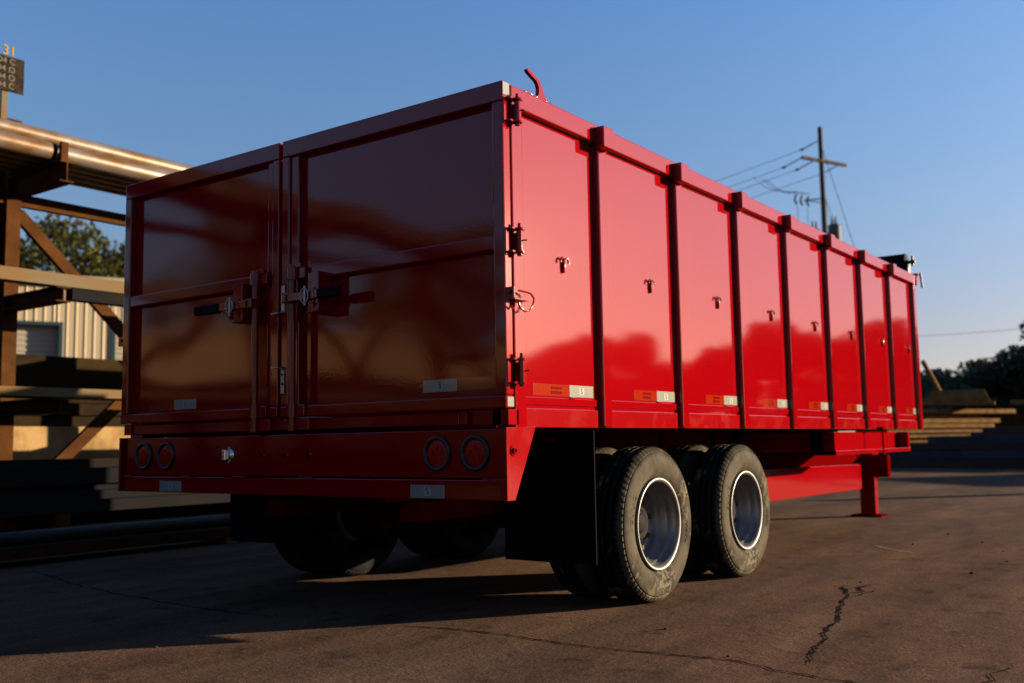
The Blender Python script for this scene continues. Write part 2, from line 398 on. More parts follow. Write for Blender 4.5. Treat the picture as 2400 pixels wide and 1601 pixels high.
def lock(d, xb, sgn, xh0, xh1, xbr):
    """sgn: direction the handle points"""
    y = YD - .025
    b = MB().cyl((xb, y, .868), (xb, y, 1.64), .017, 20)
    b.build('lock_bar', 'paint', d)
    g = MB()
    for z in (1.60, .962):
        g = MB().cyl((xb, y, z-.028), (xb, y, z+.03), .026, 20); g.box(min(xb, xb+.075)-.0, max(xb, xb+.075), YD-.02, YD+.002, z-.025, z+.028)
        if z > 1: g.box(xb-.04, xb+.055, YD-.028, YD, 1.625, 1.648)
        g.build('bar_keeper', 'paint', d, .003)
    MB().box(xb-.03, xb+.1, YD-.016, YD+.03, .872, .925).build('cam_keeper', 'paint', d, .003)
    k = MB(); k.box(xbr-.045, xbr-.012, YD-.045, YD+.05, 1.405, 1.588); k.box(xbr-.012, xbr+.035, YD-.055, YD+.05, 1.405, 1.588)
    k.box(xbr-.045, xbr+.035, YD-.055, YD+.05, 1.401, 1.407)
    k.build('handle_bracket', 'paint', d, .004)
    h = MB().box(min(xb, xh0), max(xb, xh0), y-.045, y-.03, 1.462, 1.50).box(xb-.02, xb+.02, y-.045, y+.01, 1.46, 1.505)
    hh = h.build('lock_handle', 'paint_dusty', d, .003)
    gr = MB().box(min(xh0, xh1), max(xh0, xh1), y-.052, y-.024, 1.456, 1.503).build('handle_grip', 'blackp', d, .006)
    xm = min(xh0, xh1) if sgn < 0 else min(xh0, xh1)
    MB().box(xm+.004, xm+.07, y-.0535, y-.052, 1.463, 1.496).build('grip_label', 'olive', d)
    pin = MB().cyl((xbr+.02*-1, y-.06, 1.43), (xbr-.02, y-.06, 1.52), .006, 10)
    pin.tube([(xbr-.02+.026*math.cos(t), y-.064, 1.475+.034*math.sin(t)) for t in [i*math.pi/10 for i in range(21)]], .003, 6)
    pin.build('lynch_pin', 'zinc', d)
lock(dR, -1.215, 1, -1.00, -.862, -1.045)
lock(dL, -1.478, -1, -1.70, -1.885, -1.575)
# zinc strikers on the right door's inner stile
for z0, z1, up in ((1.43, 1.556, -1), (1.045, 1.16, 1)):
    s_ = MB().box(-1.316, -1.292, YD-.005, YD-.001, z0, z1)
    ze = z0 if up < 0 else z1
    zz = ze + (0 if up < 0 else 0)
    s_.tube([(-1.304, YD-.003, zz+.004*-up), (-1.308, YD-.012, zz+up*.004), (-1.325, YD-.026, zz+up*.008), (-1.352, YD-.03, zz+up*.010)], .005, 8)
    s_.box(-1.352, -1.304, YD-.034, YD-.004, zz+up*.006-.0025, zz+up*.006+.0025)
    o = s_.build('striker_hook', 'zinc', dR)
    h_ = MB()
    for zz in (z0+.045, z0+.088): h_.cyl((-1.304, YD-.009, zz), (-1.304, YD-.004, zz), .005, 10)
    h_.build('bolt', 'hole', dR)
# hinges
def hinge(z, side):
    h = MB(); yc = -.004; xc = .026
    h.cyl((xc, yc+.012, z-.043), (xc, yc+.012, z+.043), .0125, 20)
    for zz in (z+.047, z-.047): h.cyl((xc, yc+.012, zz-.004), (xc, yc+.012, zz+.004), .021, 20); h.box(-.004, xc, yc-.035, yc+.016, zz-.004, zz+.004)
    h.cyl((xc, yc+.012, z+.05), (xc, yc+.012, z+.072), .009, 14, .006)
    h.cyl((xc, yc+.012, z-.062), (xc, yc+.012, z-.05), .011, 6)
    h.box(-.004, .004, yc-.05, yc-.02, z-.062, z+.05)
    h.box(-.002, xc, yc+.03, yc+.04, z-.04, z+.04)
    h.cyl((xc+.01, yc+.02, z+.002), (xc+.026, yc+.028, z+.002), .0035, 8)
    (mirror(h) if side else h).build('hinge', 'paint', tr if False else (dL if side else dR), .0015)
for z in (2.144, 1.606, 1.08):
    hinge(z, 0); hinge(z, 1)
# hold back latch with ring on both sides
for side in (0, 1):
    q = MB(); q.box(-.002, .042, -.058, -.05, 1.362, 1.412); q.box(-.002, .045, -.056, .045, 1.362, 1.367)
    q.cyl((.018, -.066, 1.392), (.018, -.058, 1.392), .009, 14)
    q.tube([(.02, .005, 1.404), (.026, .045, 1.402), (.03, .075, 1.398), (.034, .092, 1.378), (.034, .082, 1.352), (.03, .062, 1.328), (.026, .035, 1.322), (.02, .012, 1.335), (.018, .004, 1.358)], .0042, 8)
    q.tube([(.01, -.012, 1.362), (.012, -.014, 1.34), (.012, -.026, 1.328), (.012, -.038, 1.338)], .004, 8)
    (mirror(q) if side else q).build('hold_back_latch', 'paint', dL if side else dR)
# door edge tape
MB().box(.0, .0015, YD+.004, YD+.048, 2.205, 2.258).build('white_reflective_tape', 'tapew', dR)
MB().box(.0, .0015, YD+.004, YD+.046, .94, .978).build('white_reflective_tape', 'tapew', dR)
def rtape(x0, x1, z0, z1, y, parent, emb=True):
    o = MB().box(x0, x1, y-.0014, y, z0, z1).build('white_reflective_tape', 'tapew', parent)
    xc = (x0+x1)/2; zc = (z0+z1)/2; h = (z1-z0)*.33
    MB().box(xc-h, xc+h, y-.0022, y-.001, zc-h, zc+h).build('tape_emblem', 'tapem', o if parent is tr else parent)
    text_mb('S', h*2.3, xc, zc, 'y', y-.0028).build('tape_print', 'taped', o if parent is tr else parent)
ydp = YD + .0425
rtape(-.47, -.285, 1.014, 1.066, ydp, dR); MB().box(-.285, -.03-.025, ydp-.0012, ydp, 1.016, 1.066).build('red_reflective_tape', 'taper', dR)
rtape(-2.20, -2.015, .999, 1.050, ydp, dL); MB().box(-2.42, -2.20, ydp-.0012, ydp, .999, 1.050).build('red_reflective_tape', 'taper', dL)

# ---- sill and bumper
MB().box(-2.52, -.255, -.045, .03, .874, .925).build('rear_sill', 'paint', tr, .004)
for q_ in ((-.245, -.21, -.052, .02, .875, .928), (-.20, -.08, -.03, .02, .872, .93), (-.04, -.0, -.05, .02, .868, .93), (-2.60, -2.54, -.05, .02, .872, .93)): MB().box(*q_).build('sill_bracket', 'paint', tr, .002)
bp_ = MB().box(-2.55, -.008, YD, YD+.012, .660, .853).build('bumper_panel', 'paint', tr, .003)
MB().box(-2.565, -.012, YD-.006, YD+.03, .573, .653).build('lower_bumper', 'paint', tr, .004)
MB().box(-2.54, -.02, YD+.008, YD+.016, .65, .665).build('bumper_gap', 'hole', tr)
for xa, xb_ in ((-2.56,-2.50),(-2.07,-2.0),(-1.66,-1.56),(-1.19,-1.10),(-.12,-.01)): MB().tube([(xa+(xb_-xa)*i/8, YD-.006, .656+.0018*math.sin(i*2.1)) for i in range(9)], .0035, 6).build('weld_bead', 'paint', tr)
for side in (0, 1):
    q = MB().prism([(-.066,.858),(.135,.862),(.128,.845),(-.012,.572),(-.066,.572)], 'x', -.012, 0)
    gq = (mirror(q) if side else q).build('bumper_gusset', 'paint_dusty', tr, .002)
    q = MB().cyl((-.001, -.022, .767), (.004, -.022, .767), .022, 20).cyl((.003, -.022, .767), (.012, -.022, .767), .012, 16)
    (mirror(q) if side else q).build('marker_socket', 'paint', gq)
    q = MB().cyl((.011, -.022, .767), (.0135, -.022, .767), .007, 12)
    (mirror(q) if side else q).build('socket_hole', 'hole', gq)
rtape(-.502, -.316, .577, .631, YD-.006, tr); rtape(-2.245, -2.06, .578, .632, YD-.006, tr)
MB().box(-.316, -.03, YD-.0072, YD-.006, .578, .630).build('red_reflective_tape', 'taper', tr)
MB().box(-2.55, -2.246, YD-.0072, YD-.006, .579, .631).build('red_reflective_tape', 'taper', tr)
text_mb('1  1 2', .05, -.23, .598, 'y', YD-.0078).build('crayon_note', 'chalk', tr)
for x in (-.357, -.159, -2.395, -2.200):
    c = (x, YD, .759)
    def lp(pr): return [(y, r) for y, r in pr]
    gm = MB(); vs = []; prof = [(0, .073), (-.006, .0735), (-.012, .070), (-.014, .064), (-.012, .058), (-.006, .054), (.0, .053)]
    n = 48
    for i in range(n):
        t = 2*math.pi*i/n
        for (yy, rr) in prof: vs.append((x+rr*math.cos(t), YD+yy, .759+rr*math.sin(t)))
    m_ = len(prof); gm.add(vs, [(i*m_+j, ((i+1) % n)*m_+j, ((i+1) % n)*m_+j+1, i*m_+j+1) for i in range(n) for j in range(m_-1)], True)
    go = gm.build('tail_light', 'grommet', tr)
    lm = MB(); vs = [(x, YD-.009, .759)]
    for k, rr in ((1, .02), (2, .04), (3, .0535)):
        for i in range(n):
            t = 2*math.pi*i/n; vs.append((x+rr*math.cos(t), YD-.009+.0012*k*k*.5, .759+rr*math.sin(t)))
    fs = [(0, 1+(i+1) % n, 1+i) for i in range(n)]
    for k in range(2): fs += [(1+k*n+i, 1+k*n+(i+1) % n, 1+(k+1)*n+(i+1) % n, 1+(k+1)*n+i) for i in range(n)]
    lm.add(vs, fs, True); lm.build('lens', 'lens', go)
    dm = MB()
    for i in range(5):
        t = i*2*math.pi/5+.4; dm.cyl((x+.025*math.cos(t), YD-.0095, .759+.025*math.sin(t)), (x+.025*math.cos(t), YD-.0115, .759+.025*math.sin(t)), .009, 12)
    dm.build('lens_diode', 'lens', go)
# licence lamp, sockets, screws on bumper
ll = MB().box(-1.715, -1.690, YD-.03, YD-.004, .735, .787); ll.cyl((-1.682, YD-.004, .761), (-1.682, YD-.018, .761), .030, 20, .02); ll.cyl((-1.682, YD-.002, .728), (-1.682, YD-.012, .728), .008, 10); ll.cyl((-1.682, YD-.002, .794), (-1.682, YD-.012, .794), .008, 10)
ll.build('licence_plate_lamp', 'chrome', tr, .004)
for x in (-1.440, -1.280, -1.124):
    o = MB().cyl((x, YD+.002, .758), (x, YD-.010, .758), .017, 18, .012).build('marker_socket', 'paint', tr)
    MB().cyl((x, YD-.009, .758), (x, YD-.0115, .758), .009, 14).build('socket_hole', 'hole', o)
for x in (-1.93, -1.78):
    MB().cyl((x, YD+.002, .80), (x, YD-.003, .80), .005, 8).build('screw', 'hole', tr)
# near-black slot near the corner
MB().box(-.078, -.045, -.052, -.04, .872, .928).build('sill_slot', 'hole', tr)

# ---- chassis
for side in (0, 1):
    def fin(mb, name, m, parent=tr, bevel=0): return (mirror(mb) if side else mb).build(name, m, parent, bevel)
    fin(MB().box(-.86, -.80, .1, 6.15, .54, .861).box(-.86, -.80, 6.15, 6.9, .54, .838), 'main_beam', 'paint_frame', bevel=.003)
    fin(MB().prism([(2.9, .318), (6.64, .300), (6.64, .538), (2.9, .575)], 'x', -.90, -.70), 'lower_beam', 'paint', bevel=.004)
    fin(MB().box(-.90, -.78, .3, 3.0, .44, .53), 'spring_hanger_rail', 'paint_frame', bevel=.003)
    sh = MB().box(-.20, -.10, 3.86, 5.80, .70, .836); sh.box(-.20, -.012, 3.86, 5.80, .672, .704); sh.box(-.78, -.014, 5.74, 5.80, .672, .836); sh.box(-.20, -.02, 3.86, 3.90, .672, .836); sh.box(-.78, -.1, 3.95, 4.05, .7, .836)
    fin(sh, 'side_shelf', 'paint', bevel=.003)
    fin(MB().cyl((.008, 4.93, .665), (.008, 4.93, .862), .006, 8).box(-.02, .016, 4.91, 4.95, .655, .672).box(-.02, .016, 4.91, 4.95, .855, .875), 'tie_rod', 'paint_frame')
    zl = .36 if side else 0
    lg = fin(MB().box(-.88, -.73, 7.15, 7.25, .02+zl, .67).box(-.92, -.715, 7.08, 7.26, .57, .67), 'landing_leg', 'paint', bevel=.004)
    fin(MB().box(-.96, -.66, 7.08, 7.32, .0+zl, .02+zl), 'foot_plate', 'paint_frame', lg, .003)
    fin(MB().cyl((-.70, 7.12, .47), (-.66, 7.12, .47), .03, 12).cyl((-.70, 7.12, .40), (-.68, 7.12, .40), .018, 10), 'crank_hub', 'paint', lg)
    fin(MB().box(-.545, -.04, .646, .655, .25, .85), 'mud_flap', 'flap', bevel=.002)
    fin(MB().box(-.62, -.14, .655, .70, .80, .856).box(-.30, -.24, .63, .655, .80, .815), 'flap_bracket', 'paint_frame')
    for i in range(2):
        yc = 1.285 + 1.085*i
        sp = MB()
        for k in range(5): sp.prof([(-.035, -.006), (.035, -.006), (.035, .006), (-.035, .006)], (-.83, yc-.42+.06*k, .47-.014*k), (-.83, yc+.42-.06*k, .47-.014*k))
        sp.box(-.88, -.78, yc-.06, yc+.06, .33, .42)
        fin(sp, 'leaf_spring', 'paint_frame')
for i in range(2):
    yc = 1.285+1.085*i
    MB().cyl((-W+.3, yc, .384), (-.3, yc, .384), .055, 20).build('axle', 'paint_frame', tr)
for y in (.3, 1.1, 1.9, 2.7, 3.5, 4.3, 5.1, 5.9, 6.6):
    MB().box(-1.8, -.8, y, y+.06, .74 if y > 1 else .70, .838).build('cross_member', 'paint_frame', tr)
for y in (.5,): MB().box(-W+.85, -.85, y, y+.05, .52, .60).build('rear_cross_tube', 'paint_frame', tr, .003)
MB().box(-W+.55, -.55, 7.0, 7.1, .40, .62).build('leg_brace', 'paint_frame', tr, .003)
# gooseneck in front of the legs
MB().box(-1.36, -1.26, 6.9, 8.3, .46, .66).box(-1.8, -.8, 6.85, 6.95, .46, .66).build('drawbar', 'paint_frame', tr, .004)
MB().cyl((-1.5, 6.5, 1.0), (-1.5, 6.5, 2.05), .09, 20).build('hoist_cylinder', 'paint_frame', tr)
# tarp roller housing at the front
th = MB(); pr = [(.085*math.cos(t), .085*math.sin(t)) for t in [i*2*math.pi/8+.39 for i in range(8)]]
th.prof(pr, (-W+.25, L+.02, 2.385), (-.07, L+.02, 2.385)); th.build('tarp_roller_housing', 'blackp', tr, .004)
MB().box(-.075, -.05, L-.02, L+.06, 2.255, 2.40).cyl((-.06, L+.02, 2.385), (.005, L+.02, 2.385), .016, 14).cyl((-.02, L+.02, 2.345), (-.02, L+.02, 2.44), .011, 12).build('roller_bracket', 'dsteel', tr)
MB().box(-.05, .02, L+.02, L+.10, 2.262, 2.277).build('roller_foot', 'paint', tr, .003)
MB().cyl((.03, L+.12, 2.15), (.02, L+.11, 2.29), .011, 12).build('tarp_arm_tube', 'white', tr)

# ---- wheels
RT = .384
def tyre(cx, out):
    """cx outer face x; out=+1 when the outer face looks to +X"""
    wd = .215
    P = [(-.040, .222), (-.022, .232), (-.006, .262), (0, .300), (-.004, .335), (-.010, .350), (-.0125, .3535), (-.017, .3545), (-.017, .357), (-.0145, .358), (-.017, .363), (-.024, .370), (-.034, .3805), (-.046, RT)]
    fl = [(-.066, RT), (-.067, .374), (-.074, .374), (-.075, RT), (-.104, RT), (-.105, .374), (-.111, .374), (-.112, RT)]
    half = P + fl[:]
    back = [(-wd-x_, r_) for x_, r_ in P[::-1]]
    mid2 = [(-.140, RT), (-.141, .374), (-.148, .374), (-.149, RT)]
    full = half + mid2 + back
    N = 288; nb = len(full); sh = {10, 11, 12, 13}; shb = {nb-11, nb-12, nb-13, nb-14}
    def fn(i, j):
        if j in sh or j in shb: return -.005 if (i % 4) == 0 else 0
        return 0
    full = [(x_*out, r_) for x_, r_ in full]
    return MB().lathe(full, (cx, 0, 0), N, fn)
def rim(cx, out):
    P = [(-.030, .2245), (-.016, .2285), (-.010, .2285), (-.006, .2260), (-.007, .2185), (-.016, .2095), (-.035, .2055), (-.060, .204), (-.064, .196), (-.072, .193), (-.085, .1925), (-.090, .188), (-.098, .188), (-.104, .180), (-.135, .175), (-.150, .168), (-.158, .150), (-.160, .10), (-.163, .04), (-.163, .0)]
    return MB().lathe([(a*out, b) for a, b in P], (cx, 0, 0), 72)
def text_ring(s, size, rad, ang, cx, out, thick=.002):
    def bend(x, y, z):
        t = ang - (x/rad)*out; rr = rad + y
        return (cx + z*out + .0*out, rr*math.cos(t), rr*math.sin(t))
    return text_mb(s, size, 0, 0, thick=thick, bend=bend)
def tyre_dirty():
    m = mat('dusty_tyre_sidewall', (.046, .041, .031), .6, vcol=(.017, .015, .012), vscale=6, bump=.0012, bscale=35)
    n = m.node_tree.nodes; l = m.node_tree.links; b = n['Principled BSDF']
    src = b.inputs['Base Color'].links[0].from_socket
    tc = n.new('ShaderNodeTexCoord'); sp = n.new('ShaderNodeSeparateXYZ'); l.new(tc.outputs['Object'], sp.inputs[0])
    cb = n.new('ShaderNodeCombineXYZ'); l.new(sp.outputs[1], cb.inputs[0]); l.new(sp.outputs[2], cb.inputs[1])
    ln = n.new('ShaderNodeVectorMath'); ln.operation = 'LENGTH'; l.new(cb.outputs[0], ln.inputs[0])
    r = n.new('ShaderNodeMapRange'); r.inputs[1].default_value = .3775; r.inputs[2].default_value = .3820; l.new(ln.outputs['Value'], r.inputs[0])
    mx = n.new('ShaderNodeMix'); mx.data_type = 'RGBA'; l.new(r.outputs[0], mx.inputs[0]); l.new(src, mx.inputs[6]); mx.inputs[7].default_value = (.008, .0075, .0068, 1)  # tread blackened: its shade is put into the colour
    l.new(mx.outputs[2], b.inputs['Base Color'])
    # pale scuffs
    t = n.new('ShaderNodeTexNoise'); t.inputs['Scale'].default_value = 22; t.inputs['Detail'].default_value = 6; t.inputs['Distortion'].default_value = 1.2; l.new(tc.outputs['Object'], t.inputs[0])
    t2 = n.new('ShaderNodeTexNoise'); t2.inputs['Scale'].default_value = 5; l.new(tc.outputs['Object'], t2.inputs[0])
    mu = n.new('ShaderNodeMath'); mu.operation = 'MULTIPLY'; l.new(t.outputs[0], mu.inputs[0]); l.new(t2.outputs[0], mu.inputs[1])
    r2 = n.new('ShaderNodeMapRange'); r2.inputs[1].default_value = .30; r2.inputs[2].default_value = .36; l.new(mu.outputs[0], r2.inputs[0])
    m3 = n.new('ShaderNodeMix'); m3.data_type = 'RGBA'; l.new(r2.outputs[0], m3.inputs[0]); l.new(mx.outputs[2], m3.inputs[6]); m3.inputs[7].default_value = (.075, .066, .048, 1)
    l.new(m3.outputs[2], b.inputs['Base Color'])
    # concentric moulding lines
    sn = n.new('ShaderNodeMath'); sn.operation = 'MULTIPLY'; sn.inputs[1].default_value = 300; l.new(ln.outputs['Value'], sn.inputs[0])
    si = n.new('ShaderNodeMath'); si.operation = 'SINE'; l.new(sn.outputs[0], si.inputs[0])
    bb = n.new('ShaderNodeBump'); bb.inputs['Distance'].default_value = .00012; bb.inputs['Strength'].default_value = .7; l.new(si.outputs[0], bb.inputs['Height'])
    l.new(b.inputs['Normal'].links[0].from_socket, bb.inputs['Normal']); l.new(bb.outputs[0], b.inputs['Normal'])
    return m
M['tyre'] = tyre_dirty()
def wheel(cx, yc, out, outer, seed):
    base = Vector((0, yc, RT))
    rm = (rim(cx, out) if outer else rim(cx, out)).build('wheel', 'rimsteel', tr); rm.location = base
    rot = seed*1.7
    ty = tyre(cx, out).build('tyre', 'tyre' if outer and out > 0 or (outer is False and out > 0) else 'rubber', rm)  # left tyres take near-black rubber, shade put into their colour
    if outer and out > 0:
        for s_, a_, z_ in (('DURAG', 2.85, .03), ('RADIAL', -.2, .022), ('AL 18', -1.25, .02)):
            text_ring(s_, z_+.012, .292, math.pi/2+a_-math.pi/2, cx-.0015, out, .0035).build('sidewall_lettering', 'tyre', rm)
    if not outer: MB().lathe([(-.20*out, .0), (-.20*out, .17), (-.235*out, .172), (-.30*out, .168), (-.30*out, .0)], (cx, 0, 0), 40).build('brake_drum', 'rubber', rm)
    if outer:
        h = MB()
        h.lathe([(a_*out, b_) for a_, b_ in [(-.165, .085), (-.118, .082), (-.130, .070), (-.124, .05), (-.112, .046), (-.108, .040), (-.108, 0)]], (cx, 0, 0), 32)
        h.build('hub', 'rubber', rm)
        for i in range(8):
            t = 2*math.pi*i/8 + .2; nb = MB()
            nb.cyl((cx-.164*out, .125*math.cos(t), .125*math.sin(t)), (cx-.120*out, .125*math.cos(t), .125*math.sin(t)), .013, 6)
            nb.cyl((cx-.164*out, .125*math.cos(t), .125*math.sin(t)), (cx-.150*out, .125*math.cos(t), .125*math.sin(t)), .021, 16)
            nb.build('lug_nut', 'rustl', rm)
        MB().tube([(cx-.15*out, -.05, -.165), (cx-.10*out, -.052, -.17), (cx-.07*out, -.055, -.172)], .005, 8).build('valve_stem', 'blackp', rm)
        MB().box(cx-.062*out-.012, cx-.062*out+.012, .115, .14, .149, .152).build('rim_sticker', 'taper', rm) if False else None
for i in range(2):
    yc = 1.285+1.085*i
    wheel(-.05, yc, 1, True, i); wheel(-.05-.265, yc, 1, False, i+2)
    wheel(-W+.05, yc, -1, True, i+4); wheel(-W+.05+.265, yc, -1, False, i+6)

# ------------------------------------------------------------------ cantilever rack of steel stock, on the left
XT, XC = -6.349, -7.296                           # arm tips, column fronts
rk = thing('cantilever_rack', 'tall rust-brown steel cantilever rack loaded with pipe and beams left of the trailer', 'rack', (XC, 1.85, 0))
def rb(mb, name, m, parent=rk, bevel=0, base=(XC, 1.85, 0)):
    mb.v = [(x-base[0], y-base[1], z-base[2]) for x, y, z in mb.v]
    return mb.build(name, m, parent, bevel)
cols = [1.711 + 3.315*k for k in range(-6, 3)]
for y in cols:
    rb(MB().hbeam((XC-.115, y, 0), (XC-.115, y, 3.813), .14, .23, .013, up=(1,0,0)), 'column', 'rust')
    for zt, zb in ((3.476, 3.28), (2.295, 2.156), (1.276, 1.135)):
        rb(MB().hbeam((XC, y, (zt+zb)/2), (XT, y, (zt+zb)/2), .14, zt-zb, .012), 'arm', 'rust')
    rb(MB().box(XT-.036, XT, y-.061, y+.006, 3.476, 3.653), 'arm_stop', 'rust')
    rb(MB().box(XC-.1, XT+.1, y-.07, y+.07, .0, .23), 'base_arm', 'rust')
    if abs(y-1.711) < .1: rb(MB().box(XC-.235, XC-.21, y-.067, y+.158, 3.765, 4.139), 'column_extension', 'rust')
for a_, b_ in zip(cols[:-1], cols[1:]):
    rb(MB().beam((XC-.06, a_+.07, 3.275), (XC-.06, b_-.07, 3.275), .07, .12), 'tie_bar', 'rust')
    rb(MB().beam((XC-.05, a_+.06, 3.143), (XC-.05, b_-.06, .19), .06, .12), 'brace', 'rust')
    rb(MB().beam((XC-.09, a_+.06, .19), (XC-.09, b_-.06, 3.143), .06, .12), 'brace', 'rust')
# pipes on the top arms
def pipe(x, y0, y1, z, r, label, m='pipe', group='pipes racked on the top arms', name='steel_pipe'):
    n = 28; ri = r*.86
    cyl_ = MB().cyl((0, 0, 0), (0, y1-y0, 0), r, n, caps=False)
    V_ = list(cyl_.v); cyl_.cyl((0, 0, 0), (0, y1-y0, 0), ri, n, caps=False); I_ = cyl_.v[2*n:4*n]
    for off in (0, n): cyl_.add([V_[off+i] for i in range(n)]+[I_[off+i] for i in range(n)], [(i, (i+1) % n, n+(i+1) % n, n+i) for i in range(n)])
    o = cyl_.build(name, m); o.location = (x, y0, z); return tag(o, label, 'pipe', group)
pipe(-6.448, -8.5, 1.58, 3.561, .083, 'short front steel pipe ending just left of the arm stop on the rack top')
pipe(-6.448, 1.626, 10.6, 3.561, .083, 'front steel pipe running from the arm stop towards the trailer on the rack top')
pipe(-6.514, -9, 11.8, 3.704, .075, 'upper rust-streaked steel pipe lying on the others along the rack top')
for i in range(4):
    pipe(-6.615-.17*i, -9, 11.5+.1*i, 3.561, .08, ['second steel pipe behind the front one on the rack top','third steel pipe back in the rack top row','fourth steel pipe back in the rack top row','rearmost steel pipe of the rack top row'][i])
def stock(x0, x1, y0, y1, z0, z1, m, label, cat='steel beam', name='steel_beam', group=None, h=False, ry=0, bevel=.004):
    b = MB()
    if h: b.hbeam(((x1-x0)/2, 0, (z1-z0)/2), ((x1-x0)/2, y1-y0, (z1-z0)/2), x1-x0, z1-z0, .012)
    else: b.box(0, x1-x0, 0, y1-y0, 0, z1-z0)
    o = b.build(name, m, None, 0 if h else bevel); o.location = (x0, y0, z0); o.rotation_euler.z = ry
    return tag(o, label, cat, group)
gb = 'steel stock lying on the rack arms'
# second level
stock(-6.502, -6.349, -10, 11, 2.298, 2.416, 'rustl', 'pale tan square tube along the front of the middle rack level', group=gb, name='steel_tube', cat='steel tube')
stock(-6.487, -6.37, 1.806, 9.5, 2.185, 2.295, 'shadesteel', 'dark bar hung under the tan tube right of the arm on the middle rack level', group=gb)
# third level
stock(-6.491, -6.349, -10, 11, 1.279, 1.363, 'rustl', 'orange-rusted flat tube along the front of the lower rack level', group=gb, name='steel_tube', cat='steel tube')
stock(-6.749, -6.526, -10, 11, 1.279, 1.373, 'rustl', 'tan steel tube second from the front on the lower rack level', group=gb, name='steel_tube', cat='steel tube')
# base level, its shade put into the near-black steel colour
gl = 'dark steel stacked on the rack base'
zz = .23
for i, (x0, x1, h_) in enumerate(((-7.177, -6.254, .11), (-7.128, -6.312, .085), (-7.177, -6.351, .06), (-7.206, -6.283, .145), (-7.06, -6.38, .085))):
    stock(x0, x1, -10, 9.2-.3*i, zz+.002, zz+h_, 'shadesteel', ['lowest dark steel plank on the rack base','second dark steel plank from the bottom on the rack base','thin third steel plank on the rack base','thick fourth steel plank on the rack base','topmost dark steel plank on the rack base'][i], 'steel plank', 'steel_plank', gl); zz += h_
# stock on the ground before the rack
gg = 'long stock lying on the asphalt beside the rack'
for k_, y in enumerate((-4.5, -1.2, 2.2)):
    stock(-4.98, -4.58, y, y+.1, 0, .05, 'timber', ['timber dunnage block under the far-left end of the ground stock','timber dunnage block under the middle of the ground stock','timber dunnage block under the near-trailer end of the ground stock'][k_], 'timber block', 'dunnage_block', 'dunnage under the ground stock')
o = stock(-4.66, -4.58, -6.5, 2.55, .052, .115, 'rust', 'orange-rusted flat bar lowest at the front of the ground stock', group=gg)
o = stock(-4.80, -4.60, -6.5, 2.58, .118, .142, 'dsteel', 'dark flat plate lying over the rusty bar on the ground', group=gg)
pipe(-4.655, -6.5, 2.6, .143+.045, .045, 'dark front pipe on top of the ground stock', 'dsteel', gg)
pipe(-4.75, -6.5, 2.62, .143+.045, .045, 'dark rear pipe on top of the ground stock', 'dsteel', gg)
stock(-4.96, -4.82, -6.5, 2.5, .052, .19, 'dsteel', 'dark wide-flange beam at the back of the ground stock', group=gg, h=True)

# ---- low concrete wall and the stack of dark plates behind the rack
cw = MB()
for i in range(6): cw.box(0, .6, i*2.5, i*2.5+2.49, 0, 1.08)
cw_ = None
for i in range(6):
    o = MB().box(0, .6, 0, 2.48, 0, 1.08).build('concrete_block', 'conc', None, .02); o.location = (-9.6, -2.6+2.5*i, 0)
    tag(o, ['tan concrete block leftmost in the low wall behind the rack','second tan concrete block of the low wall, behind the rack column','third tan concrete block of the low wall, crossed by the rack brace','fourth tan concrete block of the low wall, beside the trailer edge','fifth tan concrete block of the low wall, behind the trailer','last tan concrete block of the low wall, behind the trailer wheels'][i], 'concrete block', 'tan concrete blocks in a row behind the rack')
zz = 1.08
for i in range(5):
    h_ = (.13, .15, .11, .05, .40)[i]; x_ = (-9.05, -9.0, -9.08, -9.15, -9.03)[i]
    stock(x_-1.3, x_, -2.4+.1*i, 12-.2*i, zz+.003, zz+h_-.008, 'olive', ['lowest brown steel plate of the stack on the concrete blocks','second lowest brown steel plate of the stack on the concrete blocks','middle brown steel plate of the stack on the concrete blocks','thin brown steel plate under the deep top slab on the concrete blocks','deep brown topmost slab of the stack on the concrete blocks'][i], 'steel plate', 'steel_plate', 'brown plates stacked on the concrete blocks'); zz += h_
for i in range(3):  # dark planks added where the wall foot should lie in shade
    stock(-8.75+.1*i, -8.0+.05*i, 2.6+.2*i, 11, .02+.125*i, .14+.125*i, 'olive', ['lowest plank lying at the foot of the concrete blocks','middle plank lying at the foot of the concrete blocks','top plank lying at the foot of the concrete blocks'][i], 'steel plank', 'steel_plank', 'planks at the foot of the concrete blocks')
# ---- lettered board on a tall post above the rack
sg = thing('yard_sign', 'black lettered board on a tall thin post above the pipe rack', 'sign', (-7.41, 1.641, 3.813))
def sb(mb, name, m, bevel=0): return rb(mb, name, m, sg, bevel, (-7.41, 1.641, 3.813))
sb(MB().box(-7.454, -7.415, 1.609, 1.67, 3.813, 4.474), 'sign_post', 'rustl')
sb(MB().box(-7.412, -7.396, 1.302, 1.817, 4.376, 4.731), 'sign_board', mat('blackened_board', (.007, .007, .0065), .7, vcol=(.022, .016, .010), vscale=9))
tb = MB()
for i, s_ in enumerate(['A O4 C', 'A D4 O', 'X D4 O', 'A D4 C']):
    t_ = text_mb(s_, .0855, 1.584, 4.679-.084*i, 'x', -7.394, .003); tb.add(t_.v, t_.f)
sb(tb, 'board_lettering', mat('chalk_white_paint', (.085, .08, .065), .8))
sb(text_mb('31', .142, 1.66, 4.785, 'x', -7.401, .014), 'number_plate', 'yellow')

# ------------------------------------------------------------------ cream metal building
P0 = Vector((-24.3, 11.3, 0)); ty_ = Vector((.44, .9, 0)).normalized(); nx_ = Vector((ty_.y, -ty_.x, 0))
bl = thing('metal_building', 'cream ribbed metal building with roll-up doors behind the rack', 'building', P0)
bl.rotation_euler.z = math.atan2(ty_.y, ty_.x) - math.pi/2       # local +Y along the wall, local +X outwards
HB = 5.5
